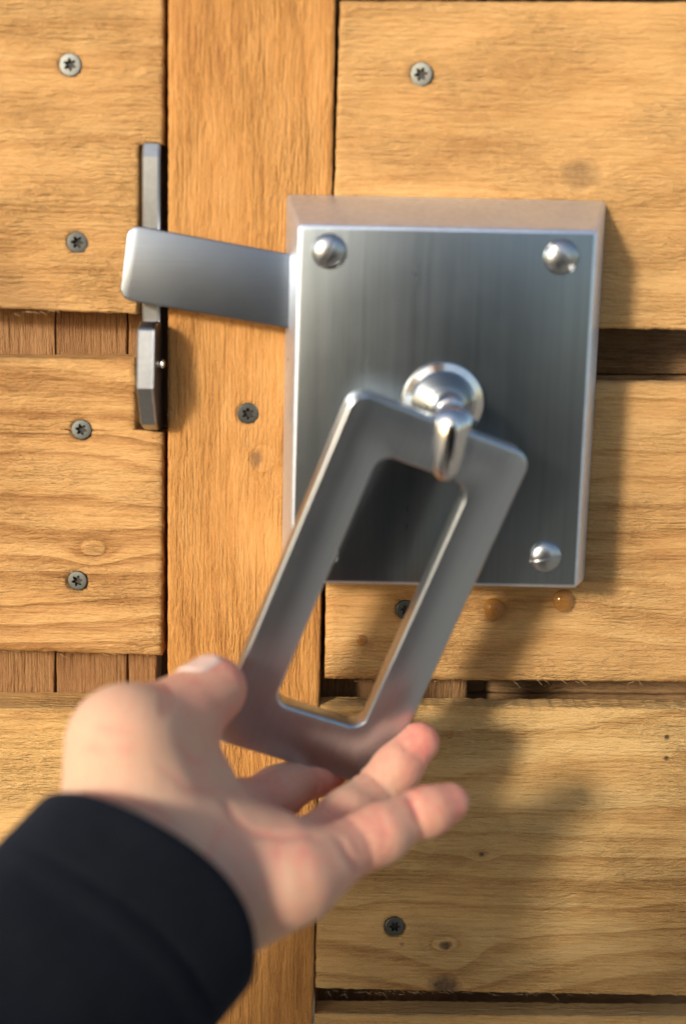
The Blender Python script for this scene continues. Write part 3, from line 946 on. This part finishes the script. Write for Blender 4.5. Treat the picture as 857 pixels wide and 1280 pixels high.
# thumb nail and the nails of the fingers, laid on the surface of the fingertips
def nail(tip_a, tip_b, dorsal, ln, wdt):
    a, b = V3(*tip_a[:3]), V3(*tip_b[:3])
    ax = b - a; ax /= np.linalg.norm(ax)
    dv = np.array(dorsal, float); dv -= ax * (dv @ ax); dv /= np.linalg.norm(dv)
    sd = np.cross(ax, dv)
    n = 17
    vs = []; 
    cen = b + ax * (-.0015)
    for i in range(n):
        for j in range(n):
            s, t = -1 + 2 * i / (n - 1), -1 + 2 * j / (n - 1)
            # square to disc-like (superellipse)
            m_ = (abs(s) ** 3.2 + abs(t) ** 3.2) ** (1 / 3.2); mx = max(abs(s), abs(t))
            if m_ > 0: s2, t2 = s * mx / m_, t * mx / m_
            else: s2, t2 = s, t
            o = cen + ax * s2 * ln / 2 + sd * t2 * wdt / 2 + dv * .025
            p = o.copy()
            for _ in range(30):
                dd = float(hand_sdf(p[None])[0])
                if dd < .0002: break
                p = p - dv * dd
            edge_ = max(abs(s), abs(t))
            p = p + dv * (.0006 if edge_ < .93 else -.0004)
            vs.append(p)
    fs = [(i * n + j, i * n + j + 1, (i + 1) * n + j + 1, (i + 1) * n + j) for i in range(n - 1) for j in range(n - 1)]
    me = me_from(vs, fs)
    bm = bmesh.new(); bm.from_mesh(me)
    bmesh.ops.recalc_face_normals(bm, faces=bm.faces)
    if sum((f.normal.dot(Vector(dv)) for f in bm.faces)) < 0: bmesh.ops.reverse_faces(bm, faces=bm.faces)
    bm.to_mesh(me); bm.free()
    return link('fingernail', me, Nn.m, hand)
nail(THUMB[2], THUMB[3], (-.55, -.35, .75), .014, .0135)
for k in FING: nail(FING[k][2], FING[k][3], (.2, .85, -.5), .010, .0085)

# sleeve
Ns = NT('navy_cloth')
x, y, z = Ns.coord()
wv = Ns.noise(Ns.comb(x, y, z), 1.6, 2, .7); wl = Ns.noise(Ns.comb(x, y, z), .06, 3)
Ns.set('Base Color', Ns.mix(.6, Ns.ramp(wl, [(.3, (.005, .006, .009)), (.7, (.011, .013, .018))]), Ns.ramp(wv, [(.35, (.001, .001, .002)), (.68, (.014, .016, .022))]))); Ns.set('Roughness', .9)
Ns.set('Sheen Weight', .05); Ns.set('Sheen Roughness', .5); Ns.set('Sheen Tint', (.5, .6, .9, 1))
Ns.set('Specular IOR Level', .08)
Ns.set('Normal', Ns.bump(wv, .0007, .9))
c0 = W(176, 1124, 121)
axd = Vector((-.60, -.56, -.56)).normalized()        # towards the elbow
nearv = (Vector((0, -1, 0)) - axd * Vector((0, -1, 0)).dot(axd)).normalized()
ux = axd.cross(Vector((0, 1, 0))).normalized(); vx = axd.cross(ux)
NS, NL = 120, 90
vs, fs = [], []
rows = [(-.0, .0285), (-.0012, .0300), (-.0012, .0318), (.0, .0330)]
rows += [(.003 + .0007 * k, .0330) for k in range(30)] + [(.024 + .214 * (k / NL) ** 1.2, .0330 + .016 * (k / NL)) for k in range(NL)]
rows = [(.03, .0275), (.012, .0278)] + rows
for i, (l, r) in enumerate(rows):
    for k in range(NS):
        t = 2 * math.pi * k / NS
        rr = r * 1.17 * (1 + .04 * math.cos(2 * t + .5))
        if i > 5:
            fold = .0016 * math.sin(l * 190 + 1.5 * math.sin(t) + 1.2) * (0.5 + .5 * math.cos(t - 1)) * min(1, max(0, (l - .012) / .02))
            fold += .0010 * math.sin(l * 90 + 2 * t)* min(1, max(0, (l - .012) / .02))
            rr += fold
        if 5 < i: rr -= .0009 * math.exp(-((l - .017) / .0010) ** 2) - .0006 * math.exp(-((l - .0205) / .0022) ** 2)
        wob = .0009 * math.sin(3 * t + 1) if i < 12 else .0009 * math.sin(3 * t + 1)
        off = (ux * math.cos(t) + vx * math.sin(t)) * rr
        off -= nearv * off.dot(nearv) * .14        # a worn cuff lies flat over the wrist
        vs.append(c0 + axd * (l + wob) + off
                  + axd * (-.013 * max(0, 1 - l / .06) * (ux * math.cos(t) + vx * math.sin(t)).dot(nearv)))
for i in range(len(rows) - 1):
    for k in range(NS):
        a = i * NS + k; b = i * NS + (k + 1) % NS
        fs.append((a, b, b + NS, a + NS))
fs.append(tuple(range((len(rows) - 1) * NS, len(rows) * NS)))
me = me_from(vs, fs)
bm = bmesh.new(); bm.from_mesh(me); bmesh.ops.recalc_face_normals(bm, faces=bm.faces); bm.to_mesh(me); bm.free()
sleeve = link('sleeve', me, Ns.m, person)

# the rest of the person, whose dark jacket the steel mirrors
def pt(*a): return np.array(a, float)
elb = np.array(c0 + axd * .225)
shl, shr = pt(-.20, -.66, 1.25), pt(.20, -.68, 1.25)
relb, rhand = pt(.30, -.60, .95), pt(.12, -.50, 1.14)
hip = pt(0, -.80, .72)
def body_sdf(P):
    d = rcone(P, shl, elb, .062, .052)
    d = smin(d, rcone(P, elb, np.array(c0 + axd * .17), .052, .046), .02)
    tor = None
    for sx_ in (-.09, 0, .09):
        q = rcone(P, pt(sx_, -.74, 1.19), pt(sx_ * .9, -.80, .72), .125, .13)
        tor = q if tor is None else smin(tor, q, .05)
    tor = smin(tor, rcone(P, shl, shr, .075, .075), .06)
    d = smin(d, tor, .05)
    d = smin(d, rcone(P, shr, relb, .062, .052), .05)
    d = smin(d, rcone(P, relb, rhand, .052, .040), .02)
    return d
BV, BQ = surface_nets(body_sdf, pt(-.42, -1.0, .55), pt(.42, -.18, 1.40), .011)
jk = link('jacket', me_from(BV.tolist(), BQ.tolist()), Ns.m, person)
def legs_sdf(P):
    d = rcone(P, pt(-.10, -.82, .70), pt(-.14, -.62, .44), .095, .065)
    d = smin(d, rcone(P, pt(-.14, -.62, .44), pt(-.14, -.86, .06), .065, .045), .03)
    e = rcone(P, pt(.10, -.82, .70), pt(.15, -.62, .44), .095, .065)
    e = smin(e, rcone(P, pt(.15, -.62, .44), pt(.15, -.86, .06), .065, .045), .03)
    d = smin(d, rcone(P, pt(-.14, -.90, .05), pt(-.15, -.70, .03), .045, .032), .02)
    e = smin(e, rcone(P, pt(.15, -.90, .05), pt(.16, -.70, .03), .045, .032), .02)
    return smin(d, e, .02)
LV, LQ = surface_nets(legs_sdf, pt(-.30, -1.05, -.03), pt(.32, -.48, .84), .012)
link('trousers', me_from(LV.tolist(), LQ.tolist()), Ns.m, person)
def head_sdf(P):
    q = (P - pt(0, -.72, 1.51)) / pt(.075, .095, .115)
    d = (np.linalg.norm(q, axis=-1) - 1) * .075
    d = smin(d, rcone(P, pt(0, -.66, 1.45), pt(0, -.645, 1.43), .035, .028), .03)
    d = smin(d, rcone(P, pt(0, -.628, 1.512), pt(0, -.612, 1.485), .008, .012), .012)
    for s_ in (-1, 1):
        d = smin(d, np.linalg.norm((P - pt(.078 * s_, -.72, 1.50)) / pt(.4, 1, 1.6), axis=-1) * .5 - .008, .006)
        d = -smin(-d, np.linalg.norm(P - pt(.030 * s_, -.622, 1.528), axis=-1) - .010, .010)
    d = smin(d, rcone(P, pt(0, -.74, 1.43), pt(0, -.75, 1.29), .052, .058), .02)
    return d
KV, KQ = surface_nets(head_sdf, pt(-.12, -.86, 1.16), pt(.12, -.58, 1.67), .007)
link('head', me_from(KV.tolist(), KQ.tolist()), M_skin, person)
def hair_sdf(P):
    q = (P - pt(0, -.735, 1.525)) / pt(.088, .100, .118)
    d = (np.linalg.norm(q, axis=-1) - 1) * .085
    cut = (P - pt(0, -.665, 1.55)) @ (pt(0, .8, -.6))
    return np.maximum(d, cut)
NV, NQ = surface_nets(hair_sdf, pt(-.12, -.87, 1.30), pt(.12, -.58, 1.67), .007)
Nh = NT('brown_hair'); Nh.set('Base Color', (.05, .03, .018, 1)); Nh.set('Roughness', .6)
link('hair', me_from(NV.tolist(), NQ.tolist()), Nh.m, person)
